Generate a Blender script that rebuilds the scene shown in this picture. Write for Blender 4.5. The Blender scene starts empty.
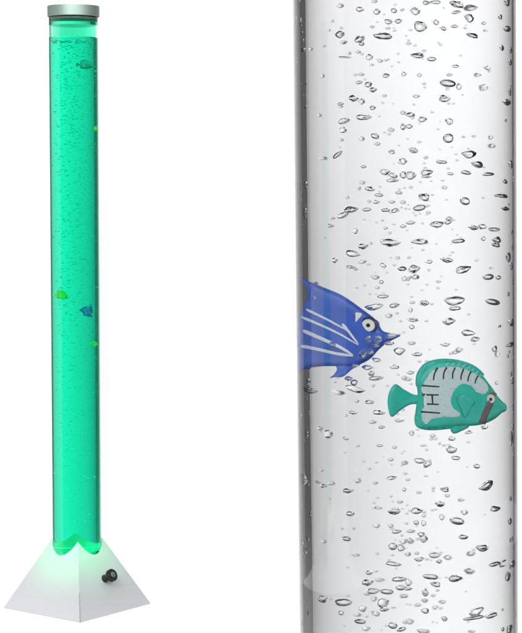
import bpy, bmesh, math, random
from mathutils import Vector, Matrix
from mathutils.geometry import delaunay_2d_cdt

random.seed(7)
S = bpy.context.scene
C = S.collection
R = math.radians

# ------------------------------------------------------------------ camera
F = 1900.0                       # focal length in pixels of the 522 x 633 photograph
PITCH = math.atan((316.5 - 182.0) / F)
LD = 3.10                        # distance of the green lamp
cam_d = bpy.data.cameras.new('camera')
cam = bpy.data.objects.new('camera', cam_d)
C.objects.link(cam)
cam_d.sensor_fit = 'VERTICAL'
cam_d.sensor_height = 24.0
cam_d.lens = 24.0 * F / 633.0
cam_d.clip_start = 0.05
cam_d.clip_end = 60
S.camera = cam
cam_d.dof.use_dof = True
cam_d.dof.focus_distance = 3.05
cam_d.dof.aperture_fstop = 1.9


def ray(px, py):
    """direction of the photograph's pixel in world space (camera looks along +Y, pitched down)"""
    d = Vector(((px - 261.0) / F, 1.0, -(py - 316.5) / F))
    c, s = math.cos(PITCH), math.sin(PITCH)
    return Vector((d.x, d.y * c + d.z * s, -d.y * s + d.z * c)).normalized()


_r = ray(76, 606)
CAMH = -_r.z / _r.y * LD         # plinth top is z = 0
CAMP = Vector((0, 0, CAMH))
cam.location = CAMP
cam.rotation_euler = (R(90) - PITCH, 0, 0)


def at(px, py, Y):
    r = ray(px, py)
    return CAMP + r * (Y / r.y)


# ------------------------------------------------------------------ helpers
def link(name, me, parent=None):
    o = bpy.data.objects.new(name, me)
    C.objects.link(o)
    if parent is not None:
        o.parent = parent
    return o


def mesh_of(bm, name, mats, smooth=True, recalc=True):
    if recalc:
        bmesh.ops.recalc_face_normals(bm, faces=bm.faces[:])
    me = bpy.data.meshes.new(name)
    bm.to_mesh(me)
    bm.free()
    for m in (mats if isinstance(mats, (list, tuple)) else [mats]):
        me.materials.append(m)
    for p in me.polygons:
        p.use_smooth = smooth
    return me


def obj(name, bm, mats, parent=None, smooth=True):
    return link(name, mesh_of(bm, name, mats, smooth), parent)


def thing(name, label, cat, loc=(0, 0, 0), group=None):
    o = bpy.data.objects.new(name, None)
    o.empty_display_size = 0.05
    C.objects.link(o)
    o.location = loc
    return tag(o, label, cat, group)


def tag(o, label=None, cat=None, group=None, kind=None):
    for k, v in (('label', label), ('category', cat), ('group', group), ('kind', kind)):
        if v:
            o[k] = v
    return o


def lathe(prof, seg=128):
    """closed surface of revolution; profile (r, z), r = 0 makes a pole"""
    bm = bmesh.new()
    rings = []
    for r, z in prof:
        if r < 1e-7:
            rings.append([bm.verts.new((0, 0, z))])
        else:
            rings.append([bm.verts.new((r * math.cos(2 * math.pi * i / seg), r * math.sin(2 * math.pi * i / seg), z)) for i in range(seg)])
    for a, b in zip(rings, rings[1:]):
        for i in range(seg):
            j = (i + 1) % seg
            if len(a) == 1:
                bm.faces.new((a[0], b[i], b[j]))
            elif len(b) == 1:
                bm.faces.new((a[i], a[j], b[0]))
            else:
                bm.faces.new((a[i], a[j], b[j], b[i]))
    return bm


def rod(r, z0, z1, seg=192, ch=0.0):
    if ch:
        return lathe([(0, z0), (r - ch, z0), (r - ch * .3, z0 + ch * .3), (r, z0 + ch), (r, z1 - ch), (r - ch * .3, z1 - ch * .3), (r - ch, z1), (0, z1)], seg)
    return lathe([(0, z0), (r, z0), (r, z1), (0, z1)], seg)


def sharpen(o, ang=40):
    me = o.data
    bm = bmesh.new()
    bm.from_mesh(me)
    for e in bm.edges:
        if len(e.link_faces) == 2 and e.calc_face_angle(0) > R(ang):
            e.smooth = False
    bm.to_mesh(me)
    bm.free()
    return o


# ------------------------------------------------------------------ materials
def new_mat(name):
    m = bpy.data.materials.new(name)
    m.use_nodes = True
    nt = m.node_tree
    for n in list(nt.nodes):
        nt.nodes.remove(n)
    out = nt.nodes.new('ShaderNodeOutputMaterial')
    return m, nt, out


def pbr(name, col, rough=.5, metal=0., noise=0., nscale=60., bump=0., stretch=(1, 1, 1), spec=.5, sss=0., rvar=0.):
    m, nt, out = new_mat(name)
    b = nt.nodes.new('ShaderNodeBsdfPrincipled')
    nt.links.new(b.outputs[0], out.inputs[0])
    b.inputs['Base Color'].default_value = (*col, 1)
    b.inputs['Roughness'].default_value = rough
    b.inputs['Metallic'].default_value = metal
    b.inputs['Specular IOR Level'].default_value = spec
    if sss:
        b.inputs['Subsurface Weight'].default_value = sss
        b.inputs['Subsurface Radius'].default_value = (.006, .006, .006)
    if noise or bump or rvar:
        tc = nt.nodes.new('ShaderNodeTexCoord')
        mp = nt.nodes.new('ShaderNodeMapping')
        mp.inputs['Scale'].default_value = stretch
        nz = nt.nodes.new('ShaderNodeTexNoise')
        nz.inputs['Scale'].default_value = nscale
        nz.inputs['Detail'].default_value = 5
        nt.links.new(tc.outputs['Object'], mp.inputs[0])
        nt.links.new(mp.outputs[0], nz.inputs['Vector'])
        if noise:
            mr = nt.nodes.new('ShaderNodeMapRange')
            mr.inputs['To Min'].default_value = 1 - noise
            mr.inputs['To Max'].default_value = 1 + noise
            mx = nt.nodes.new('ShaderNodeVectorMath')
            mx.operation = 'SCALE'
            mx.inputs[0].default_value = col
            nt.links.new(nz.outputs[0], mr.inputs['Value'])
            nt.links.new(mr.outputs[0], mx.inputs['Scale'])
            nt.links.new(mx.outputs[0], b.inputs['Base Color'])
        if rvar:
            m2 = nt.nodes.new('ShaderNodeMapRange')
            m2.inputs['To Min'].default_value = rough - rvar
            m2.inputs['To Max'].default_value = rough + rvar
            nt.links.new(nz.outputs[0], m2.inputs['Value'])
            nt.links.new(m2.outputs[0], b.inputs['Roughness'])
        if bump:
            bp = nt.nodes.new('ShaderNodeBump')
            bp.inputs['Strength'].default_value = bump
            bp.inputs['Distance'].default_value = .001
            nt.links.new(nz.outputs[0], bp.inputs['Height'])
            nt.links.new(bp.outputs[0], b.inputs['Normal'])
    return m


def clear(name, ior, sigma=None, emit=None, rough=0., bump=0.):
    """refracting surface, with absorption sigma (1/m per channel) and, in the lit lamp, glow per metre"""
    m, nt, out = new_mat(name)
    g = nt.nodes.new('ShaderNodeBsdfGlass')
    g.inputs['IOR'].default_value = ior
    g.inputs['Roughness'].default_value = rough
    g.inputs['Color'].default_value = (1, 1, 1, 1)
    nt.links.new(g.outputs[0], out.inputs['Surface'])
    if bump:
        tc = nt.nodes.new('ShaderNodeTexCoord')
        nz = nt.nodes.new('ShaderNodeTexNoise')
        nz.inputs['Scale'].default_value = 9
        nz.inputs['Detail'].default_value = 2
        mp = nt.nodes.new('ShaderNodeMapping')
        mp.inputs['Scale'].default_value = (1, 1, .12)
        bp = nt.nodes.new('ShaderNodeBump')
        bp.inputs['Strength'].default_value = bump
        bp.inputs['Distance'].default_value = .004
        nt.links.new(tc.outputs['Object'], mp.inputs[0])
        nt.links.new(mp.outputs[0], nz.inputs['Vector'])
        nt.links.new(nz.outputs[0], bp.inputs['Height'])
        nt.links.new(bp.outputs[0], g.inputs['Normal'])
    sh = None
    if sigma:
        d = max(sigma) * 1.02
        a = nt.nodes.new('ShaderNodeVolumeAbsorption')
        a.inputs['Density'].default_value = d
        a.inputs['Color'].default_value = (*[1 - s / d for s in sigma], 1)
        sh = a.outputs[0]
    if emit:
        e = nt.nodes.new('ShaderNodeEmission')
        mx = max(emit)
        e.inputs['Color'].default_value = (*[v / mx for v in emit], 1)
        e.inputs['Strength'].default_value = mx
        if sh:
            ad = nt.nodes.new('ShaderNodeAddShader')
            nt.links.new(sh, ad.inputs[0])
            nt.links.new(e.outputs[0], ad.inputs[1])
            sh = ad.outputs[0]
        else:
            sh = e.outputs[0]
    if sh:
        nt.links.new(sh, out.inputs['Volume'])
    return m


def glow(name, col, st):
    m, nt, out = new_mat(name)
    e = nt.nodes.new('ShaderNodeEmission')
    e.inputs['Color'].default_value = (*col, 1)
    e.inputs['Strength'].default_value = st
    nt.links.new(e.outputs[0], out.inputs[0])
    return m


M_paper = pbr('white_paper', (.88, .88, .88), .9, spec=.1)
M_plinth = pbr('white_laminate', (.66, .66, .66), .75, spec=.1)
M_floor = pbr('grey_floor', (.5, .5, .5), .7, noise=.05, nscale=3)
M_silver = pbr('brushed_silver', (.45, .455, .48), .42, metal=.35, noise=.05, nscale=14, bump=.05, stretch=(1, 1, 30), rvar=.05)
M_capmetal = pbr('brushed_cap_metal', (.30, .385, .345), .6, metal=1., noise=.05, nscale=20, stretch=(1, 1, 40))  # green reflection of the lit tube mixed into the metal's colour
M_capinner = pbr('dark_plug', (.10, .17, .145), .5)
M_seam = pbr('dark_seam_gap', (.16, .17, .18), .6)  # plain dark strip along the ridge seam
M_black = pbr('black_plastic', (.008, .008, .009), .5, noise=.1, spec=.25)
M_blackface = pbr('grey_knob_face', (.07, .07, .075), .45)
M_acryl = clear('clear_acrylic', 1.49, (.50, .50, .47), bump=.0)
M_water = clear('clear_water', 1.333 / 1.49, (.92, .90, .86))
M_bubble = clear('air_in_water', 1 / 1.333)
M_gacryl = clear('green_lit_acrylic', 1.49, (45., 7.0, 15.), (0.0, 1.0, .6))  # clear acrylic; the lamp's green light is put in as tint and glow
M_gwater = clear('green_lit_water', 1.333 / 1.49, (40., 2.0, 1.6), (0.0, 1.0, .55))  # green LED light put into the water as tint and glow
M_gbubble = clear('air_in_green_water', 1 / 1.333)
M_led = glow('green_led', (.0, 1, .78), 9)
M_blue = pbr('blue_plastic', (.034, .10, .47), .32, noise=.3, nscale=.09, bump=.3, sss=.1)
M_bluefin = pbr('blue_fin_plastic', (.035, .11, .50), .35, noise=.35, nscale=.25, bump=.8, stretch=(.3, 1, 1.6))
M_glitter = pbr('silver_glitter', (.76, .82, .90), .45, noise=.45, nscale=.75, bump=.6)
M_teal = pbr('teal_plastic', (.025, .47, .37), .30, noise=.2, nscale=.13, bump=.3, sss=.1)
M_pale = pbr('pale_scales', (.62, .78, .79), .35, noise=.28, nscale=.5, bump=.7)
M_band = pbr('brown_band', (.13, .115, .11), .4)
M_ink = pbr('black_paint', (.01, .01, .012), .4)
M_white = pbr('white_paint', (.9, .9, .88), .4)
M_navy = pbr('navy_paint', (.012, .02, .10), .35)
M_yel = pbr('yellow_green_plastic', (.25, .85, .05), .35)
M_darkpale = pbr('mid_green_scales', (.12, .50, .38), .35)
M_dark = pbr('dark_green_plastic', (.02, .30, .20), .35)

# ------------------------------------------------------------------ studio: back wall, floor, plinth
bm = bmesh.new()
WY = 6.0
prof = [(WY - .25, -1.03)] + [(WY - .25 + .25 * math.sin(a), -.78 - .25 * math.cos(a)) for a in [R(v) for v in range(9, 91, 9)]] + [(WY, 2.6)]
xl, xr = -2.42, 2.50
vs = [(bm.verts.new((xl, y, z)), bm.verts.new((xr, y, z)), bm.verts.new((xl, y + .02, z - .02)), bm.verts.new((xr, y + .02, z - .02))) for y, z in prof]
for a, b in zip(vs, vs[1:]):
    bm.faces.new((a[0], a[1], b[1], b[0]))
    bm.faces.new((a[2], b[2], b[3], a[3]))
    bm.faces.new((a[0], b[0], b[2], a[2]))
    bm.faces.new((a[1], a[3], b[3], b[1]))
for q in (vs[0], vs[-1]):
    bm.faces.new((q[0], q[1], q[3], q[2]))
bw = obj('backdrop', bm, M_paper)
tag(bw, 'plain white paper backdrop standing behind the lamp and the tube', 'backdrop', kind='structure')
bm = bmesh.new()
bmesh.ops.create_grid(bm, x_segments=2, y_segments=2, size=6)
fl = obj('floor', bm, M_floor)
fl.location = (0, 2, -1.05)
tag(fl, 'grey studio floor under the tube and the plinth', 'floor', kind='structure')

bm = bmesh.new()
bmesh.ops.create_cube(bm, size=1)
for v in bm.verts:
    v.co = Vector((-.39925 + v.co.x * .8015, 3.075 + v.co.y * .39, -.525 + v.co.z * 1.05))
pl = obj('display_plinth', bm, M_plinth, smooth=False)
tag(pl, 'plain white plinth under the silver pyramid of the green lamp', 'plinth', kind='structure')

# ------------------------------------------------------------------ green lamp
_b = at(77.6, 606, LD)
LX = _b.x
lamp = thing('bubble_lamp', 'tall slim green lit bubble lamp on a silver pyramid base', 'lamp', (LX, LD, 0.001))
YAW = R(7.5)


def zof(py, Y=LD):
    return at(77, py, Y).z


TR = 24.6 / F * LD                # tube radius
WR = TR * .93
cap0, cap1 = zof(17.7), zof(6.8)
HALF = 74.2 / F * LD              # half diagonal of the base
APO = HALF / math.sqrt(2)
PH = .172
t = obj('tube', lathe([(0, .0895), (TR, .0895), (TR, cap0 - .001), (0, cap0 - .001)], 192), M_gacryl, lamp)
sharpen(t)
wl = zof(39.5)
w = sharpen(obj('water', lathe([(0, .0902), (WR * .97, .0902), (WR, .0925), (WR, wl - .004), (WR, wl), (0, wl)], 192), M_gwater, lamp))
a_ = sharpen(obj('air_gap', lathe([(0, wl + .0015), (WR, wl + .0015), (WR, cap0 - .014), (0, cap0 - .014)], 192), clear('air_in_acrylic', 1 / 1.49), lamp))
cp = sharpen(obj('cap', rod(TR * 1.05, cap0, cap1, 128, .0008), M_capmetal, lamp), 15)
pg = sharpen(obj('plug', rod(TR * .985, cap0 - .0055, cap0 - .0015, 96, .001), M_capinner, cp))
led = obj('led_disc', rod(TR * .985, .080, .0888, 64), M_led, lamp)

# pyramid with a round hole where the tube passes through
bm = bmesh.new()


def rho(phi):
    p = phi % R(90) - R(45)                 # sides face 45 deg, corners 0, 90 ...
    return APO / math.cos(p)


N = 96
ringsP = []
for k, f in enumerate((0, .25, .5, .75, 1)):
    ring = []
    for i in range(N):
        phi = 2 * math.pi * i / N
        r0 = TR + .0006
        rr = r0 + (rho(phi) - r0) * f
        ring.append(bm.verts.new((rr * math.cos(phi), rr * math.sin(phi), PH * (1 - rr / rho(phi)))))
    ringsP.append(ring)
# inner wall down and floor
inner = [bm.verts.new((v.co.x * 1.0, v.co.y * 1.0, .066)) for v in ringsP[0]]
bot = [bm.verts.new((v.co.x, v.co.y, -.0008)) for v in ringsP[-1]]
for a, b in zip([inner] + ringsP, ringsP + [bot]):
    for i in range(N):
        j = (i + 1) % N
        bm.faces.new((a[i], a[j], b[j], b[i]))
bm.faces.new(inner)
bm.faces.new(bot)
pyr = sharpen(obj('pyramid_base', bm, M_silver, lamp), 25)
pyr.rotation_euler.z = YAW
pyr.data.materials.append(M_white)
for f in pyr.data.polygons:              # hole wall made white, added to brighten the green glow in it
    if all(math.hypot(pyr.data.vertices[i].co.x, pyr.data.vertices[i].co.y) < TR + .002 for i in f.vertices):
        f.material_index = 1
# front seam: narrow groove line on the front ridge, lower part
bm = bmesh.new()
fd = Vector((0, -1, 0))


def rp(s, off=0.):                   # point on the front ridge, s = 0 bottom .. 1 apex
    return Vector((off, -HALF * (1 - s) - .0006, PH * s))


s1 = .24
q = [rp(.001, -.0009), rp(.001, .0009), rp(s1, .0005), rp(s1, -.0005)]
v1 = [bm.verts.new(p) for p in q]
v2 = [bm.verts.new(p + Vector((0, .004, -.001))) for p in q]
bm.faces.new(v1)
bm.faces.new(v2[::-1])
for i in range(4):
    j = (i + 1) % 4
    bm.faces.new((v1[j], v1[i], v2[i], v2[j]))
obj('seam', bm, M_seam, pyr, smooth=False)
# knob on the right-hand face
nd = Vector((math.sin(R(45)), -math.cos(R(45)), 0))
nrm = (nd * PH + Vector((0, 0, APO))).normalized()
hk = .052
side = Vector((math.cos(R(45)), math.sin(R(45)), 0))
base_pt = nd * (APO * (1 - hk / PH)) + Vector((0, 0, hk)) + side * (.001)
kn = sharpen(obj('knob', lathe([(0, .0), (.0066, .0), (.0066, .001), (.0058, .003), (.0055, .0125), (.0092, .0135), (.0104, .0145), (.0104, .0195), (.0096, .0208), (.006, .0208), (.0055, .0202), (0, .0202)], 48), M_black, pyr), 50)
kn.location = base_pt
kn.rotation_euler = nrm.to_track_quat('Z', 'Y').to_euler()
kf = obj('knob_face', lathe([(0, .0203), (.0050, .0203), (.0050, .0212), (.0046, .0215), (0, .0215)], 32), M_blackface, kn)

# ------------------------------------------------------------------ big clear tube
TD = 3.20
TX = at(406, 316, TD).x
_s = TD / F
BR = 110.6 * _s
BW = BR * .955
TILT = R(-.70)
col = thing('bubble_tube', 'wide clear water filled tube with two toy fish and many air bubbles', 'bubble tube', (TX, TD, -1.0495))
pv = at(406, 316, TD)
# lean about the picture's middle height, so that the foot stays on the floor
col.rotation_euler.y = TILT
LEN = pv.z + 1.0495
col.location.x = TX - math.sin(TILT) * LEN
bpy.context.view_layer.update()
MW = col.matrix_world.copy()
MI = MW.inverted()
HT = 2.5
bp = sharpen(obj('base_plate', lathe([(0, .0), (BR * 1.10, .0), (BR * 1.12, .004), (BR * 1.12, .026), (BR * 1.09, .03), (0, .03)], 128), M_silver, col), 30)
tb = sharpen(obj('tube', lathe([(0, .0305), (BR, .0305), (BR, HT), (0, HT)], 320), M_acryl, col))
wt = sharpen(obj('water', lathe([(0, .05), (BW, .05), (BW, HT - .06), (0, HT - .06)], 320), M_water, col))
cp2 = sharpen(obj('cap', rod(BR * 1.04, HT + .0005, HT + .055, 128, .004), M_capmetal, col), 60)


def refr(px, py):
    """entry point and inner direction (tube space) of a pixel's sight line in the water"""
    o = MI @ CAMP
    d = (MI.to_3x3() @ ray(px, py)).normalized()
    a = d.x ** 2 + d.y ** 2
    b = 2 * (o.x * d.x + o.y * d.y)
    c = o.x ** 2 + o.y ** 2 - BR ** 2
    disc = b * b - 4 * a * c
    if disc < 0:
        return None
    p = o + d * ((-b - math.sqrt(disc)) / (2 * a))
    n = Vector((p.x, p.y, 0)).normalized()
    for eta, r in ((1 / 1.49, BR), (1.49 / 1.333, BW)):
        ci = -n.dot(d)
        k = 1 - eta * eta * (1 - ci * ci)
        d = (d * eta + n * (eta * ci - math.sqrt(max(k, 0)))).normalized()
        if r == BR:                  # walk through the wall
            a = d.x ** 2 + d.y ** 2
            b = 2 * (p.x * d.x + p.y * d.y)
            c = p.x ** 2 + p.y ** 2 - BW ** 2
            disc = max(b * b - 4 * a * c, 0)
            p = p + d * ((-b - math.sqrt(disc)) / (2 * a))
            n = Vector((p.x, p.y, 0)).normalized()
    a = d.x ** 2 + d.y ** 2
    b = 2 * (p.x * d.x + p.y * d.y)
    L = -b / a                       # chord
    return p, d, L


# ------------------------------------------------------------------ fish
def catmull(pts, n=6, closed=True):
    out = []
    m = len(pts)
    rng = range(m) if closed else range(m - 1)
    for i in rng:
        g = (lambda k: pts[k % m]) if closed else (lambda k: pts[max(0, min(m - 1, k))])
        p0, p1, p2, p3 = [Vector(g(i + k)) for k in (-1, 0, 1, 2)]
        for k in range(n):
            u = k / n
            out.append(.5 * ((2 * p1) + (p2 - p0) * u + (2 * p0 - 5 * p1 + 4 * p2 - p3) * u * u + (3 * p1 - p0 - 3 * p2 + p3) * u ** 3))
    if not closed:
        out.append(Vector(pts[-1]))
    return out


def inside(p, poly):
    c = False
    j = len(poly) - 1
    for i in range(len(poly)):
        a, b = poly[i], poly[j]
        if (a.y > p.y) != (b.y > p.y) and p.x < (b.x - a.x) * (p.y - a.y) / (b.y - a.y) + a.x:
            c = not c
        j = i
    return c


def bdist(p, poly):
    best = 1e9
    j = len(poly) - 1
    for i in range(len(poly)):
        a, b = poly[j], poly[i]
        ab = b - a
        l = ab.length_squared
        u = 0 if l == 0 else max(0, min(1, (p - a).dot(ab) / l))
        best = min(best, (p - a - ab * u).length)
        j = i
    return best


class Puff:
    """a solid inflated from an outline: thickness grows with the distance from the edge"""

    def __init__(s, pts, thick, sat, step, smooth=True, ripple=0., edge=.14):
        s.poly = catmull(pts) if smooth else [Vector(p) for p in pts]
        s.t, s.sat, s.step, s.rip, s.edge = thick, sat, step, ripple, edge

    def h(s, p):
        if not inside(p, s.poly):
            return s.edge * s.t
        d = min(bdist(p, s.poly) / s.sat, 1)
        return s.t * (s.edge + (1 - s.edge) * math.sqrt(max(0, 1 - (1 - d) ** 2)))

    def bm(s, zoff=0.):
        poly = s.poly
        xs = [p.x for p in poly]
        ys = [p.y for p in poly]
        pts = list(poly)
        nb = len(poly)
        y = min(ys)
        row = 0
        while y < max(ys):
            x = min(xs) + (row % 2) * s.step * .5
            while x < max(xs):
                p = Vector((x, y))
                if inside(p, poly) and bdist(p, poly) > s.step * .45:
                    pts.append(p)
                x += s.step
            y += s.step * .87
            row += 1
        res = delaunay_2d_cdt(pts, [(i, (i + 1) % nb) for i in range(nb)], [list(range(nb))], 1, 1e-5)
        V, E, Fs = res[0], res[1], res[2]
        bm = bmesh.new()
        top, bot = [], []
        for v in V:
            edge = bdist(v, poly) < 1e-3
            hh = s.edge * s.t if edge else s.h(v)
            if s.rip and not edge:
                hh *= 1 + s.rip * math.sin(v.x * 1.9 + v.y * .7)
            a = bm.verts.new((v.x, -hh + zoff, -v.y))
            top.append(a)
            bot.append(a if edge and s.edge == 0 else bm.verts.new((v.x, hh + zoff, -v.y)))
        for f in Fs:
            bm.faces.new([top[i] for i in f])
            bm.faces.new([bot[i] for i in f][::-1])
        if s.edge > 0:
            for e in list(bm.edges):
                pass
            cnt = {}
            for f in Fs:
                for i in range(len(f)):
                    k = (f[i], f[(i + 1) % len(f)])
                    cnt[k] = 1
            for (i, j) in cnt:
                if (j, i) not in cnt:
                    bm.faces.new((top[j], top[i], bot[i], bot[j]))
        return bm


def ribbon(path, w0, w1, host, lift, taper=True, wk=1.25):
    """raised painted stripe that follows the host's two flanks"""
    pts = catmull(path, 6, closed=False)
    bm = bmesh.new()
    n = len(pts)
    for sgn in (-1, 1):
        rows = []
        for i, p in enumerate(pts):
            tdir = (pts[min(i + 1, n - 1)] - pts[max(i - 1, 0)]).normalized()
            nn = Vector((-tdir.y, tdir.x))
            u = i / (n - 1)
            w = (w0 + (w1 - w0) * u) * .5 * wk
            if taper:
                w *= min(1, .45 + 3.5 * min(u, 1 - u))
            row = []
            for q in (-1, -.5, .5, 1):
                pp = p + nn * (w * q)
                hh = host.h(pp)
                l = lift if abs(q) < .9 else -lift * .6
                row.append(bm.verts.new((pp.x, sgn * (hh + l), -pp.y)))
            rows.append(row)
        for a, b in zip(rows, rows[1:]):
            for k in range(3):
                f = (a[k], a[k + 1], b[k + 1], b[k])
                bm.faces.new(f)
    return bm


def patch(pts, host, lift, step):
    """painted area lying on both flanks of the host"""
    P = Puff(pts, 1, 1, step)
    base = P.bm()
    base.free()
    poly = P.poly
    nb = len(poly)
    xs = [p.x for p in poly]
    ys = [p.y for p in poly]
    pp = list(poly)
    y = min(ys)
    while y < max(ys):
        x = min(xs)
        while x < max(xs):
            p = Vector((x, y))
            if inside(p, poly) and bdist(p, poly) > step * .4:
                pp.append(p)
            x += step
        y += step
    res = delaunay_2d_cdt(pp, [(i, (i + 1) % nb) for i in range(nb)], [list(range(nb))], 1, 1e-5)
    bm = bmesh.new()
    for sgn in (-1, 1):
        vv = []
        for v in res[0]:
            e = bdist(v, poly) < 1e-3
            vv.append(bm.verts.new((v.x, sgn * (host.h(v) + (-lift * .4 if e else lift)), -v.y)))
        for f in res[2]:
            ff = [vv[i] for i in f]
            bm.faces.new(ff if sgn < 0 else ff[::-1])
    return bm


def disc(cx, cy, r, y0, y1, sgn, seg=24):
    bm = lathe([(r, 0), (r, (y1 - y0) * .6), (r * .8, y1 - y0), (0, (y1 - y0) * 1.05)], seg)
    for v in bm.verts:
        v.co = Vector((cx + v.co.x, sgn * (y0 + v.co.z), -cy + v.co.y))
    return bm


def part(name, bm, mat, parent, scale):
    for v in bm.verts:
        v.co = v.co * scale
    return obj(name, bm, mat, parent)


def join_bms(bms):
    out = bmesh.new()
    for b in bms:
        me = bpy.data.meshes.new('tmp')
        b.to_mesh(me)
        b.free()
        out.from_mesh(me)
        bpy.data.meshes.remove(me)
    return out


def eye(parent, host, cx, cy, rings_, sc):
    """rings: (radius, material, lift) from outside in; left and right eye"""
    for sgn in (-1, 1):
        h0 = host.h(Vector((cx, cy)))
        rings = rings_ if sgn < 0 or len(rings_) < 3 else rings_[1:]
        r0, m0, l0 = rings[0]
        e = part('eye', disc(cx, cy, r0, h0 - 1.2, h0 + l0, sgn), m0, parent, sc)
        prev = h0 + l0
        for k, (r, m, l) in enumerate(rings[1:]):
            part('pupil' if k == len(rings) - 2 else 'iris', disc(cx, cy, r, prev - .3, prev + l, sgn), m, e, sc)
            prev += l


def conv(pts, ox, oy, k, c):
    return [((x / k + ox) - c[0], (y / k + oy) - c[1]) for x, y in pts]


# --- blue striped fish (pixel units of the photograph round its centre, scaled to metres)
BC = (352.0, 325.0)


def B(*pts):
    return conv(pts, 290, 270, 4.35, BC)


def build_blue(name, label, sc, mats=None):
    mb, mf, mg = mats or (M_blue, M_bluefin, M_glitter)
    root = thing(name, label, 'toy fish', (0, 0, 0))
    body = Puff(B((476, 276), (440, 268), (404, 258), (388, 232), (368, 204), (338, 180), (312, 160), (272, 130), (228, 103), (170, 80), (120, 64), (98, 90), (88, 125), (62, 160), (44, 200), (38, 260), (36, 330), (38, 400), (52, 440), (100, 434), (160, 424), (220, 420), (280, 418), (322, 402), (356, 378), (386, 342), (418, 312), (452, 292)), 7.5, 26, 2.6)
    part('body', body.bm(), mb, root, sc)
    fin = Puff(B((128, 66), (100, 56), (70, 42), (24, 36), (10, 44), (50, 56), (76, 78), (88, 108), (84, 140), (110, 120)), 2.0, 8, 2.2, ripple=.15)
    part('dorsal_fin', fin.bm(), mf, root, sc)
    tail = Puff(B((70, 170), (40, 190), (6, 240), (0, 330), (4, 420), (14, 462), (60, 446), (100, 436), (80, 380), (70, 300), (74, 220)), 2.6, 8, 2.4, ripple=.35)
    part('tail_fin', tail.bm(), mf, root, sc)
    pel = Puff(B((214, 412), (218, 434), (206, 456), (188, 474), (212, 468), (240, 466), (262, 448), (280, 430), (312, 410), (292, 396), (246, 400)), 2.2, 8, 2.0, ripple=.2)
    part('pelvic_fin', pel.bm(), mf, root, sc)
    for path, w0, w1 in ((((80, 176), (130, 192), (200, 222), (268, 258)), 3.6, 2.0),
                         (((46, 212), (110, 226), (180, 250), (250, 282), (318, 322)), 3.8, 1.8),
                         (((252, 232), (284, 272), (318, 318)), 4.0, 1.6),
                         (((58, 272), (110, 284), (190, 312), (252, 340), (294, 368)), 5.2, 3.0),
                         (((34, 344), (90, 343), (160, 352), (230, 364), (294, 370)), 4.2, 3.4)):
        part('stripe', ribbon(B(*path), w0, w1, body, .35, wk=1.02), mg, root, sc)
    part('brow_mark', patch(B((303, 180), (330, 186), (322, 204), (306, 224), (304, 202)), body, .4, 1.5), M_white, root, sc)
    c = B((357, 235))[0]
    eye(root, body, c[0], c[1], ((8.3, M_navy, .5), (6.2, M_white, .5), (2.0, M_ink, .3)), sc)
    return root


TC = (447.0, 393.0)


def T(*pts):
    return conv(pts, 370, 340, 3.434, TC)


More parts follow.
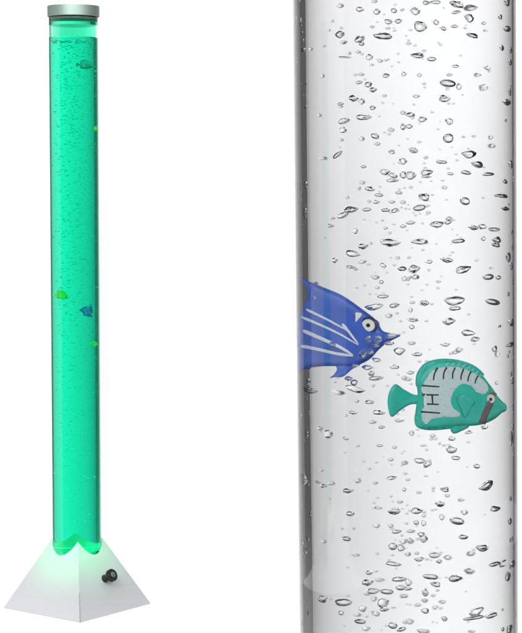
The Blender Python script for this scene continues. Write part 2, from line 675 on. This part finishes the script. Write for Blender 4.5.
def build_teal(name, label, sc, mats=None):
    mt, mp = mats or (M_teal, M_pale)
    root = thing(name, label, 'toy fish', (0, 0, 0))
    body = Puff(T((474, 236), (456, 222), (438, 204), (424, 184), (406, 160), (380, 126), (348, 96), (300, 74), (250, 66), (206, 76), (176, 106), (162, 142), (164, 176), (160, 214), (156, 248), (162, 280), (186, 300), (240, 302), (300, 298), (370, 297), (420, 282), (452, 262), (474, 254)), 8.0, 26, 2.6)
    part('body', body.bm(), mt, root, sc)
    dors = Puff(T((158, 152), (158, 120), (170, 92), (196, 70), (244, 61), (300, 68), (352, 90), (386, 122), (370, 124), (340, 106), (290, 84), (240, 82), (206, 94), (182, 120), (172, 150)), 3.0, 6, 2.2, ripple=.35)
    part('dorsal_fin', dors.bm(), mt, root, sc)
    tail = Puff(T((174, 186), (150, 180), (118, 162), (88, 142), (68, 164), (60, 194), (62, 226), (74, 254), (108, 230), (140, 214), (176, 212)), 2.2, 8, 2.4, ripple=.2)
    part('tail_fin', tail.bm(), mt, root, sc)
    pel = Puff(T((276, 292), (272, 310), (284, 322), (308, 314), (332, 302), (326, 288), (300, 284)), 2.4, 8, 2.0, ripple=.2)
    part('pelvic_fin', pel.bm(), mt, root, sc)
    anal = Puff(T((156, 246), (152, 270), (160, 292), (190, 304), (240, 306), (296, 300), (290, 286), (230, 284), (196, 280), (176, 262)), 3.0, 6, 2.2, ripple=.3)
    part('anal_fin', anal.bm(), mt, root, sc)
    flank = patch(T((170, 160), (186, 124), (210, 96), (250, 86), (292, 90), (338, 108), (374, 134), (400, 168), (384, 190), (352, 182), (334, 160), (304, 152), (280, 168), (268, 196), (272, 226), (298, 252), (286, 264), (240, 262), (200, 268), (188, 288), (172, 270), (168, 240), (178, 214), (178, 186)), body, .35, 2.4)
    part('flank_panel', flank, mp, root, sc)
    hh = body.h
    for path in (((224, 90), (212, 110), (208, 132)), ((254, 90), (243, 108), (240, 130)), ((282, 92), (273, 110), (271, 130)), ((311, 99), (302, 116), (299, 135)), ((336, 109), (327, 124), (323, 142)), ((360, 125), (352, 138), (348, 151)),
                 ((172, 149), (198, 152), (226, 155)), ((172, 181), (198, 182), (224, 183)), ((186, 213), (204, 214), (224, 216)), ((168, 239), (198, 242), (228, 246)), ((203, 184), (204, 200), (204, 213))):
        part('dark_stripe', ribbon(T(*path), 2.1, 1.6, body, .75, taper=False), M_ink, root, sc)
    # serrated scales along the back
    teeth = [ribbon(T((x0, y0), (x1, y1)), 1.0, .7, body, .7) for x0, y0, x1, y1 in
             [(252, 84, 262, 76), (270, 85, 281, 77), (288, 87, 300, 80), (306, 92, 318, 85), (322, 99, 334, 92), (338, 106, 350, 100), (352, 116, 364, 110), (366, 127, 377, 122)]]
    part('scale_edge', join_bms(teeth), mp, root, sc)
    part('tail_mark', ribbon(T((183, 180), (181, 200), (182, 222)), 2.0, 2.0, body, 1.1), M_white, root, sc)
    part('pectoral_fin', Puff(T((292, 186), (284, 206), (296, 236), (312, 268), (330, 240), (346, 216), (330, 196), (310, 184)), 2.6, 7, 1.8, ripple=.15).bm(-(body.t + .2)), mt, root, sc)
    part('eye_band', ribbon(T((416, 186), (404, 220), (388, 252), (374, 292)), 8.2, 7.4, body, .5, taper=False), M_band, root, sc)
    c = T((405, 209))[0]
    eye(root, body, c[0], c[1], ((4.9, M_white, .9), (1.7, M_ink, .3)), sc)
    return root


def place_fish(root, p0, t0, p1, t1, c, thick=1.0):
    """put the fish on the line between two points of its flank, one seen at p0, the other at p1"""
    A = refr(*p0)
    Bq = refr(*p1)
    a = A[0] + A[1] * (A[2] * t0)
    b = Bq[0] + Bq[1] * (Bq[2] * t1)
    d = b - a
    ux = d.x, d.y
    length = math.hypot(*ux)
    dpx = p1[0] - p0[0]
    sx = length / dpx
    ang = math.atan2(d.y, d.x)
    mid = a.lerp(b, (c[0] - p0[0]) / dpx)
    # the outlines are drawn upright: height from the sight line of the centre
    depth = (MW @ mid).y
    sz = depth / F
    zc = a.z + (b.z - a.z) * ((c[0] - p0[0]) / dpx)
    yl = p0[1] + (p1[1] - p0[1]) * ((c[0] - p0[0]) / dpx)
    zc -= (c[1] - yl) * sz
    root.parent = None
    root.matrix_world = MW @ Matrix.Translation((mid.x, mid.y, zc)) @ Matrix.Rotation(ang, 4, 'Z') @ Matrix.Diagonal((sx, sz * thick, sz, 1))
    return ang, sx, sz


bf = build_blue('toy_fish', 'blue fish with silver stripes swimming at the left wall of the clear tube', 1.0)
tf = build_teal('toy_fish', 'teal fish with pale striped flank and brown eye band in the clear tube', 1.0)
i1 = place_fish(bf, (303, 325), .05, (392, 325), .10, BC, .85)
i2 = place_fish(tf, (392, 393), .10, (500, 393), .12, TC, .85)
print('fish', i1, i2)

# ------------------------------------------------------------------ fish of the green lamp (small)
SMALL = [
    ('teal', (84, 64), 15.5, .35, 'small dark green fish high up inside the green lit tube', (M_dark, M_darkpale), 1),
    ('blue', (88.5, 313), 15, .30, 'small blue fish with its snout down in the green lit tube', None, 1),
    ('teal', (61, 295), 16, .25, 'yellow green fish at the left wall of the green lit tube', (M_yel, M_yel), 1),
    ('teal', (97, 128), 8, .22, 'yellow green fish at the right wall high in the green tube', (M_yel, M_yel), -1),
    ('teal', (92, 345), 8.5, .25, 'tiny yellow green fish just below the blue fish in the green tube', (M_yel, M_yel), 1),
]


def clone(root, label, mats):
    """copy a fish with its parts and their sub-parts"""
    r = root.copy()
    C.objects.link(r)
    r['label'] = label

    def rec(src, dst):
        for ch in list(src.children):
            c = ch.copy()
            C.objects.link(c)
            c.parent = dst
            if mats:
                m0 = ch.data.materials[0]
                new = {M_teal: mats[0], M_pale: mats[1]}.get(m0)
                if new:
                    c.material_slots[0].link = 'OBJECT'
                    c.material_slots[0].material = new
            rec(ch, c)
    rec(root, r)
    return r


LM = Matrix.Translation((LX, LD, 0))
for kind, (px, py), wpx, fr, lab, mats, flip in SMALL:
    src = bf if kind == 'blue' else tf
    f = clone(src, lab, mats)
    f['group'] = 'small fish inside the green lamp'
    o = at(px, py, LD - TR * .55)
    dx = (o.x - LX) * .84
    lim = WR * .80
    dx = max(-lim, min(lim, dx))
    y = -math.sqrt(max(WR ** 2 * .30 - dx * dx, 0))
    k = wpx / 115. * LD / F * .92
    rot = Matrix.Rotation(R(-25 if dx < 0 else 25), 4, 'Z') @ Matrix.Rotation(R(55) if kind == 'blue' else 0, 4, 'Y')
    f.matrix_world = Matrix.Translation((LX + dx, LD + y * .8, o.z)) @ rot @ Matrix.Diagonal((k * flip, k, k, 1))

# ------------------------------------------------------------------ bubbles of the clear tube
# per tile of the photograph: x, y, width, height, tilt in the 4.5x enlargement, optional depth letter (b: at the back, w: on the wall)
TILES = {
    (290, 0): """315 42 45 25 0;390 53 38 30 5;467 48 34 25 10;505 44 25 12 -20;442 97 42 25 10;487 95 40 22 -5;370 121 26 14 0;405 163 95 34 5;312 175 55 30 -10;318 197 28 22 0;222 155 46 34 10;242 190 38 16 -10 b;226 26 36 22 -30 b;245 257 65 12 3;361 257 35 30 0;406 274 28 18 0 b;306 234 30 16 0 b;320 334 32 18 10 b;432 340 36 22 5;310 371 38 18 -10;352 380 40 26 -8;375 404 40 22 0;287 443 48 28 10;320 457 32 26 0;512 333 26 24 0;424 431 24 14 0 b;152 208 18 12 0 b;146 342 24 18 0 b;94 220 20 18 0 b;175 136 18 14 0 b;190 95 18 12 0 b;227 468 34 16 0;380 6 30 16 0 b;440 127 26 14 0 b;42 14 12 20 0 w;28 92 20 34 0 w;45 102 22 26 0 w;60 224 26 14 0 w;30 285 16 16 0 w""",
    (406, 0): """90 12 34 24 0;130 10 60 18 0;230 20 80 30 10;290 35 70 30 10 b;225 55 50 20 -12;285 80 45 36 0;40 50 50 36 -20 b;62 118 70 50 20;135 100 32 28 40;168 128 30 22 20;218 118 36 20 -10 b;300 160 60 22 10;350 105 28 16 0 b;357 138 24 14 0 b;12 196 26 16 0 b;52 250 70 26 0;115 266 50 24 0;222 298 36 16 -5;195 337 30 16 0 b;188 375 84 40 5;240 390 30 32 0;172 443 60 34 8;365 305 30 26 -40 b;325 338 36 20 0 b;345 393 50 30 25 b;46 433 38 16 0 b;60 338 24 20 0 b;424 77 28 26 0 w;455 8 32 26 0 w;455 130 42 20 0 w;430 215 30 26 0 w;470 226 18 22 0 w;468 281 22 20 0 w;467 415 18 26 0 w;452 460 46 18 0 w""",
    (290, 106): """340 50 76 32 -2;245 66 56 30 -10;237 107 38 28 0;372 8 32 20 0;228 3 26 12 0 b;508 30 30 20 0 b;510 93 34 28 0;383 135 44 32 8;322 146 34 20 0 b;390 170 36 18 0 b;453 107 36 20 -8 b;458 206 34 22 0 b;230 153 28 14 0 b;150 236 44 16 -5 b;213 219 50 24 -30;331 273 32 16 0;510 247 40 28 0;425 296 52 26 5;462 312 50 30 30;460 334 60 22 0 b;510 310 40 36 0;325 345 30 18 0 b;358 372 50 26 15;400 400 44 24 0;388 431 34 22 0;458 431 36 18 0 b;490 390 36 20 0 b;508 433 28 20 0 b;275 465 70 30 5;345 466 50 20 0;430 468 46 24 0;470 470 40 20 -20;258 411 20 14 0 b;132 42 24 16 0 b;50 360 16 40 0 w;70 355 22 24 0 w;68 470 20 16 0 w""",
    (406, 106): """18 40 50 26 10;78 60 44 28 -8;14 92 36 24 0;192 68 40 30 10;190 145 56 48 0;30 198 52 26 12;305 136 18 14 0 b;88 232 24 16 0 b;160 252 56 22 -3;285 215 70 34 -5;315 262 56 34 10;270 300 56 24 10;20 310 60 36 0;92 298 60 36 -5;90 318 50 16 0;200 305 34 16 5;370 307 56 22 5;173 367 28 18 0 b;82 410 60 36 15;265 428 52 40 25;60 458 70 34 -10;380 140 24 26 0 b;385 180 36 24 0 b;470 262 26 24 0 w;445 340 40 22 20 w;485 330 18 22 0 w;430 405 100 22 3 w;445 462 70 18 0 w;490 150 16 40 0 w""",
    (290, 212): """235 14 70 26 -25;190 28 36 12 0 b;184 62 40 18 0 b;293 85 26 24 0;508 64 34 18 0 b;455 138 110 34 8;330 154 50 26 -8;285 188 76 34 10;202 218 26 22 0;330 224 40 20 0 b;275 248 46 16 5;295 258 24 14 0;420 240 36 20 15;498 256 48 24 -5;385 294 42 20 0 b;411 315 24 20 0;430 72 24 16 0;484 206 24 18 0 b;515 300 28 26 0 b;418 380 60 20 -3;380 425 90 28 -8;475 420 50 24 -5;445 467 36 20 0 b;392 340 26 16 0 b;55 68 10 22 0 w;68 10 20 24 0 w;108 392 28 22 0 w;120 320 28 14 0 w""",
    (406, 212): """20 48 50 20 0 b;140 55 76 30 0;195 30 36 20 0 b;190 45 40 22 0;300 70 50 22 5;345 66 40 24 0;395 78 76 20 4;62 134 84 32 5;235 130 64 28 -4;348 120 24 22 0;408 125 36 30 0;405 148 40 22 10;102 224 40 18 0;180 215 66 24 3;38 256 68 36 0;40 292 44 28 0 b;8 300 30 20 0 b;255 258 80 34 -8;146 313 26 14 0 b;370 292 52 32 0;415 295 24 22 0;215 398 108 44 -6;220 433 62 28 -8;80 408 48 26 0;28 407 30 16 0 b;390 405 72 32 10;20 440 24 24 0 b;100 2 24 16 0 b;478 158 14 18 0 w;458 206 28 32 0 w;474 244 20 24 0 w;480 313 14 20 0 w""",
    (290, 318): """350 95 36 28 0 w;395 95 40 30 0 w;455 80 56 22 -8 w;385 120 36 20 0 w;325 160 40 40 0 w;360 150 36 30 0 w;190 120 36 30 0 w;298 214 36 18 0 w;440 115 50 20 0;490 148 56 34 10;470 219 50 24 -3;345 222 50 22 5;390 188 44 18 0;365 250 34 24 -20;395 271 70 22 -8;512 270 30 20 0 b;290 318 100 28 15;290 290 36 30 -30;220 335 66 20 10 b;300 374 26 18 0 b;355 378 50 22 -8;398 424 60 28 3;286 426 44 16 8;497 461 44 20 0 b;375 468 40 18 0 b;265 272 40 20 -5;82 288 22 24 0 w;90 325 76 18 0 w;48 436 24 18 -30 w;84 428 12 14 0 w""",
    (406, 318): """30 8 60 20 0 b;26 40 30 24 0;195 15 60 32 8;280 67 70 30 8;310 95 50 24 0 b;25 113 40 20 0 b;175 120 50 18 0 b;240 143 36 24 0 b;220 155 30 18 -30 b;48 164 52 22 10;20 245 44 18 0;12 275 36 20 0 b;408 292 20 18 0;398 140 24 36 20;410 163 24 30 20;474 20 36 28 0 w;420 37 24 14 0 w;470 120 54 16 0 w;480 195 12 14 0 w;472 252 16 16 0 w;478 283 24 22 0 w;480 402 16 20 0 w""",
    (290, 424): """135 20 24 20 0;172 44 40 40 0;250 65 30 16 15;305 98 22 12 0 b;412 14 36 16 -5;403 97 36 14 -5;470 105 26 16 -15 b;453 160 30 18 0 b;142 209 22 12 0 b;125 261 28 14 0;153 279 28 20 0;187 267 34 20 -15;262 300 60 22 0;307 257 34 20 20 b;383 265 30 16 0 b;458 242 50 18 -8;512 175 32 20 0 b;514 295 22 20 0;270 403 44 26 0;393 377 52 14 -2;465 392 70 30 -5;388 457 36 20 0 b;453 458 28 20 0 b;495 350 32 16 0 b;76 46 18 20 0 w;60 248 50 34 -10 w;48 368 26 20 0 w;92 405 16 18 0 w""",
    (406, 424): """24 42 28 24 0 b;120 53 30 18 0;72 97 18 12 0 b;204 64 40 22 0;210 116 60 36 0;222 152 50 20 5;60 164 60 28 5;98 180 36 40 40;318 190 34 24 15;88 234 22 10 0 b;8 250 24 14 0 b;58 308 26 14 0 b;362 275 70 34 -25;175 294 46 24 5;186 322 28 18 0 b;150 360 48 26 -12;247 342 32 16 0 b;262 397 36 24 0 b;47 390 58 30 8;80 413 22 16 0 b;160 419 28 28 0;230 436 80 40 22;400 381 50 26 5;46 443 28 26 0;80 447 28 26 0;280 36 50 18 -10;355 14 36 20 0;474 65 20 46 0 w;485 133 12 18 0 w;467 438 24 22 0 w;480 14 22 18 0 w""",
    (290, 527): """152 66 26 16 0 b;250 52 38 26 5;296 126 40 16 3 b;478 20 50 26 -3;462 87 48 38 10;500 95 40 32 10;508 65 36 26 0 b;463 165 80 28 8;361 206 34 22 5;350 249 60 30 0;405 238 50 18 -8 b;488 234 76 32 0;375 287 68 28 -5;435 290 70 30 8;498 272 56 30 0;345 300 40 16 0 b;508 310 40 20 0 b;378 322 32 24 15 b;418 340 64 44 -5;430 370 46 22 0;145 323 40 32 0;240 338 86 36 -3;230 386 26 22 0;326 366 40 28 0;386 391 40 22 0 b;303 395 40 18 0 b;308 424 54 26 0;342 457 40 20 0 b;462 443 50 34 15;495 462 50 22 -15;516 428 24 20 0 b;80 55 16 14 0 w;54 64 18 26 0 w;68 102 24 24 0 w;48 135 14 20 0 w;46 342 14 30 0 w;56 433 12 16 0 w""",
    (406, 527): """20 18 44 22 0 b;68 32 40 22 10;80 50 44 34 5;16 62 40 26 0 b;264 45 52 24 3;8 122 30 24 0 b;48 118 26 16 0 b;60 144 48 18 -10;126 126 64 28 0;147 155 32 18 0 b;185 137 40 24 0 b;346 92 72 30 -3;290 120 40 28 0 b;397 167 60 20 0;435 165 38 28 -10;110 222 80 36 10;133 257 56 26 8;228 230 66 34 0;282 199 54 26 0 b;12 250 36 34 0;14 278 40 16 0;84 295 36 32 0;122 308 24 14 0 b;84 330 34 18 -5 b;52 351 32 18 0 b;86 377 40 30 10;130 361 30 20 0 b;162 337 36 18 10 b;16 425 42 26 0 b;173 411 34 22 0;80 468 70 22 0;315 380 80 34 -3;305 408 110 24 3;385 397 60 30 -8;295 470 40 14 0 b;480 166 40 20 0 w;458 222 30 28 0 w;500 330 10 16 0 w;492 393 14 18 0 w;434 372 14 14 0 w;435 460 24 22 0 w;465 460 36 26 0 w""",
}
raw = []
for (ox, oy), txt in TILES.items():
    for it in txt.split(';'):
        q = it.split()
        x, y, w_, h_, a = map(float, q[:5])
        dep = q[5] if len(q) > 5 else 'f'
        raw.append([ox + x / 4.5, oy + y / 4.5, w_ / 4.5, h_ / 4.5, a, dep])
raw.sort(key=lambda q: -q[2] * q[3])

# bubble shapes: a few dented air pockets sharing their meshes
shapes = []
for k in range(9):
    bm = bmesh.new()
    bmesh.ops.create_icosphere(bm, subdivisions=4, radius=1)
    rr = random.Random(k)
    ph = [rr.uniform(0, 6.28) for _ in range(6)]
    am = 0.0 if k == 0 else rr.uniform(.09, .21)
    for v in bm.verts:
        n = v.co.normalized()
        f = 1 + am * (math.sin(2.1 * n.x + ph[0]) * math.cos(1.7 * n.y + ph[1]) + .6 * math.sin(3.3 * n.z + ph[2] + 1.6 * n.x) + .35 * math.sin(4.7 * n.y + ph[3] + 2 * n.z) + .22 * math.sin(7.3 * n.x + ph[4]) * math.sin(6.1 * n.z + ph[5]))
        v.co = n * f
        if k % 3 == 1:
            v.co.z += .22 * (v.co.x ** 2 - .5)          # drooping cap shape
        if k % 3 == 2:
            v.co.z *= 1 + .35 * v.co.x                 # one end blunter
    shapes.append(mesh_of(bm, 'air_bubble', M_bubble))


def solve(px, py, w_, h_, dep, rnd):
    q = refr(px, py)
    g = 1.35 if dep == 'w' and not 313 < px < 505 else .88
    w_, h_ = w_ * g, h_ * g
    b = (px - 406) / 111
    lim = 109.2 / 111
    if q is None:
        return None
    p, d, L = q
    if dep == 'w':
        tt = rnd.uniform(.0, .015)
    elif dep == 'b':
        tt = rnd.uniform(.55, .9)
    else:
        tt = rnd.uniform(.08, .34)
        # keep clear of the fish's flanks
        if 296 < px < 400 and 275 < py < 385:
            tt = rnd.uniform(.02, .04)
        if 385 < px < 510 and 352 < py < 440:
            tt = rnd.uniform(.45, .6)
    pos = p + d * (L * tt)
    ql, qr = refr(px - w_ / 2, py), refr(px + w_ / 2, py)
    if ql and qr and dep != 'w':
        a = ql[0] + ql[1] * (ql[2] * tt)
        c = qr[0] + qr[1] * (qr[2] * tt)
        wid = math.hypot(a.x - c.x, a.y - c.y)
        wid = min(wid, w_ * _s * 1.3)
    else:
        wid = w_ * _s
    wid = max(wid, w_ * _s * .4)
    hei = h_ * _s * (1 + (pos.y + BR) / TD * .5)
    rad = math.hypot(pos.x, pos.y)
    th = min(wid, hei * 1.6)
    lim = BW - max(th, 0.003) * .52 - .0006
    k = 0
    while rad > lim and k < 400:         # slide in along the sight line until it clears the wall
        pos = pos + d * (L * .004) if tt < .5 else pos - d * (L * .004)
        rad = math.hypot(pos.x, pos.y)
        k += 1
    return pos, wid, hei, th


def zone(px, py, dep):
    if px < 313:
        return 'on the left wall of the clear tube'
    if px > 505:
        return 'on the right wall of the clear tube'
    if 300 < px < 400 and 282 < py < 376 and dep == 'w':
        return 'against the blue fish'
    side = 'left' if px < 375 else ('middle' if px < 440 else 'right')
    for lim, where in ((55, 'at the top edge'), (125, 'below the top edge'), (205, 'well above the blue fish'), (280, 'just above the blue fish'),
                       (345, 'level with the blue fish'), (440, 'level with the teal fish'), (510, 'just below the teal fish'),
                       (570, 'well below the teal fish'), (999, 'near the bottom edge')):
        if py < lim:
            return '%s, %s of clear tube' % (where, side)


ORD = 'first second third fourth fifth sixth seventh eighth ninth tenth eleventh twelfth thirteenth fourteenth fifteenth sixteenth seventeenth eighteenth nineteenth twentieth'.split()
ORD += ['twenty-' + o for o in ORD[:9]] + ['thirtieth'] + ['thirty-' + o for o in ORD[:9]]
rnd = random.Random(11)
single, rest = raw[:285], raw[285:]
zones = {}
for q in single:
    zones.setdefault(zone(q[0], q[1], q[5]), []).append(q)
label_of = {}
for zn, qs in zones.items():
    big = max(qs, key=lambda q: q[2] * q[3])
    qs.sort(key=lambda q: q[1])
    for k, q in enumerate(qs):
        form = 'flat' if q[2] > 1.9 * q[3] else ('round' if q[2] < 1.35 * q[3] else 'oval')
        if q is big and len(qs) > 1:
            lb = 'largest %s air bubble %s' % (form, zn)
        else:
            lb = '%s air bubble %s from top, %s' % (form, ORD[k], zn)
        label_of[id(q)] = lb


def bubble_matrix(q, rnd):
    px, py, w_, h_, a, dep = q
    s = solve(px, py, w_, h_, dep, rnd)
    if s is None:
        return None
    pos, wid, hei, th = s
    fa = math.atan2(pos.x, -pos.y) * .75         # face the wall it is near
    if dep == 'b':
        fa = rnd.uniform(-.4, .4)
    M = MW @ Matrix.Translation(pos) @ Matrix.Rotation(fa, 4, 'Z') @ Matrix.Rotation(R(a + rnd.uniform(-5, 5)), 4, 'Y')
    M = M @ Matrix.Diagonal((wid * .5, th * .5, hei * .5, 1))
    return M


for q in single:
    M = bubble_matrix(q, rnd)
    if M is None:
        continue
    me = shapes[0 if max(q[2], q[3]) < 4.5 else rnd.randrange(9)]
    o = bpy.data.objects.new('air_bubble', me)
    C.objects.link(o)
    if rnd.random() < .5 and me is not shapes[0]:
        M = M @ Matrix.Rotation(math.pi, 4, 'Z')
    o.matrix_world = M
    tag(o, label_of[id(q)], 'bubble', 'air bubbles in the clear tube')

class Specks:
    """many small balls gathered into one mesh"""

    def __init__(s, sub):
        b = bmesh.new()
        bmesh.ops.create_icosphere(b, subdivisions=sub, radius=1)
        s.v = [v.co.copy() for v in b.verts]
        s.f = [[v.index for v in f.verts] for f in b.faces]
        b.free()
        s.V, s.F = [], []

    def add(s, M):
        n = len(s.V)
        s.V += [tuple(M @ v) for v in s.v]
        s.F += [[i + n for i in f] for f in s.f]

    def link(s, name, mat):
        me = bpy.data.meshes.new(name)
        me.from_pydata(s.V, [], s.F)
        me.materials.append(mat)
        for p in me.polygons:
            p.use_smooth = True
        return link(name, me)


# the many specks of air too small to single out, one object
bm = Specks(3)
for k in range(330):
    px, py = rnd.gauss(408, 42), rnd.uniform(-20, 650)
    if not 318 < px < 500:
        continue
    w_ = rnd.uniform(2.2, 4.6)
    rest.append([px, py, w_, w_ * rnd.uniform(.45, .8), rnd.uniform(-20, 20), 'b'])
for k in range(44):                   # beads of air on the wall, seen against the dark rims
    px = rnd.uniform(299, 309) if k % 2 else rnd.uniform(507, 515)
    py = rnd.uniform(-10, 640)
    px += (py - 316) * .012
    w_ = rnd.uniform(1.8, 3.4)
    rest.append([px, py, w_, w_ * rnd.uniform(.8, 1.3), 0, 'w'])
for k in range(420):                  # the column goes on above and below the picture
    px, py = rnd.gauss(408, 42), rnd.choice((rnd.uniform(-330, -12), rnd.uniform(645, 1000)))
    if not 318 < px < 500:
        continue
    w_ = rnd.uniform(2.5, 10)
    rest.append([px, py, w_, w_ * rnd.uniform(.45, .8), rnd.uniform(-20, 20), rnd.choice('bf')])
for q in rest:
    M = bubble_matrix(q, rnd)
    if M is None:
        continue
    bm.add(M)
sp = bm.link('bubble_specks', M_bubble)
tag(sp, 'faint tiny specks of air scattered through the water of the clear tube', 'bubbles', kind='stuff')

# bubbles of the green lamp
bm = Specks(2)
LH = wl - .11
for k in range(1300):
    u = rnd.random()
    z = wl - .004 - LH * (1 - math.sqrt(1 - u))
    r = WR * .9 * math.sqrt(rnd.random()) * (.55 + .45 * rnd.random())
    a = rnd.uniform(0, 2 * math.pi)
    if rnd.random() < .10:
        r = WR * .97
        s = rnd.uniform(.0006, .0011)
    else:
        s = rnd.uniform(.0007, .0018)
    fl_ = rnd.uniform(.35, .7)
    M = Matrix.Translation((LX + r * math.cos(a), LD + r * math.sin(a), z)) @ Matrix.Rotation(rnd.uniform(-.35, .35), 4, 'Y') @ Matrix.Diagonal((s * 1.2, s, s * fl_, 1))
    bm.add(M)
for k in range(70):                  # froth at the water line
    a = rnd.uniform(0, 2 * math.pi)
    r = WR * .95 * math.sqrt(rnd.random())
    s = rnd.uniform(.0012, .0024)
    M = Matrix.Translation((LX + r * math.cos(a), LD + r * math.sin(a), wl - .0028 - rnd.uniform(0, .003))) @ Matrix.Diagonal((s, s, s * .6, 1))
    bm.add(M)
gb = bm.link('lamp_bubbles', M_gbubble)
tag(gb, 'countless tiny air bubbles rising inside the green lit lamp', 'bubbles', kind='stuff')

# ------------------------------------------------------------------ light
W = bpy.data.worlds.new('World')
S.world = W
W.use_nodes = True
W.node_tree.nodes['Background'].inputs[0].default_value = (1.0, .97, .93, 1)
W.node_tree.nodes['Background'].inputs[1].default_value = .14


def area(name, loc, aim, sx, sy, power, col=(1, 1, 1)):
    l = bpy.data.lights.new(name, 'AREA')
    l.shape = 'RECTANGLE'
    l.size, l.size_y = sx, sy
    l.energy = power
    l.color = col
    o = bpy.data.objects.new(name, l)
    C.objects.link(o)
    o.location = loc
    o.rotation_euler = (Vector(aim) - Vector(loc)).to_track_quat('-Z', 'Y').to_euler()
    return o


area('backdrop_light_top', (.15, 4.7, 2.5), (.15, 6.0, .5), 4.6, .6, 50)
area('backdrop_light_low', (.15, 4.9, -.98), (.15, 6.0, -.2), 4.6, .5, 26)
area('added_top_light', (.1, 2.7, 3.0), (.1, 2.75, 0), 4.6, 4.0, 165)  # unseen overhead light added to whiten the plinth and lighten bubble rims
area('key_softbox', (-1.1, -.6, 2.4), (0, 3.0, .4), 1.6, 1.4, 165)
area('fill_softbox', (1.6, -.4, 2.3), (.1, 3.0, .3), 1.4, 1.2, 95)
area('added_side_light', (-2.0, 3.25, .1), (0, 3.25, .1), 2.1, 2.3, 12.5)  # unseen light added to even out reflections in the clear tube
sp_l = bpy.data.lights.new('added_green_glow_spot', 'SPOT')  # unseen spot added to lay the tube's green glow on the pyramid
sp_l.energy = 1500
sp_l.color = (0, 1, .3)
sp_l.shadow_soft_size = .05
sp_l.spot_size = R(2.5)
sp_l.spot_blend = 1
so = bpy.data.objects.new('added_green_glow_spot', sp_l)
C.objects.link(so)
so.location = (LX + .1, .4, 1.9)
so.rotation_euler = (Vector((LX, LD - .04, .118)) - so.location).to_track_quat('-Z', 'Y').to_euler()

# ------------------------------------------------------------------ render settings
S.view_settings.view_transform = 'Standard'
S.view_settings.look = 'None'
S.view_settings.exposure = 0
S.view_settings.gamma = 1
cy = S.cycles
cy.max_bounces = 32
cy.transmission_bounces = 28
cy.glossy_bounces = 8
cy.diffuse_bounces = 4
cy.transparent_max_bounces = 16
cy.volume_bounces = 0
cy.caustics_refractive = True
cy.caustics_reflective = True
cy.blur_glossy = .2
cy.sample_clamp_indirect = 6
cy.use_denoising = True
cy.denoiser = 'OPENIMAGEDENOISE'
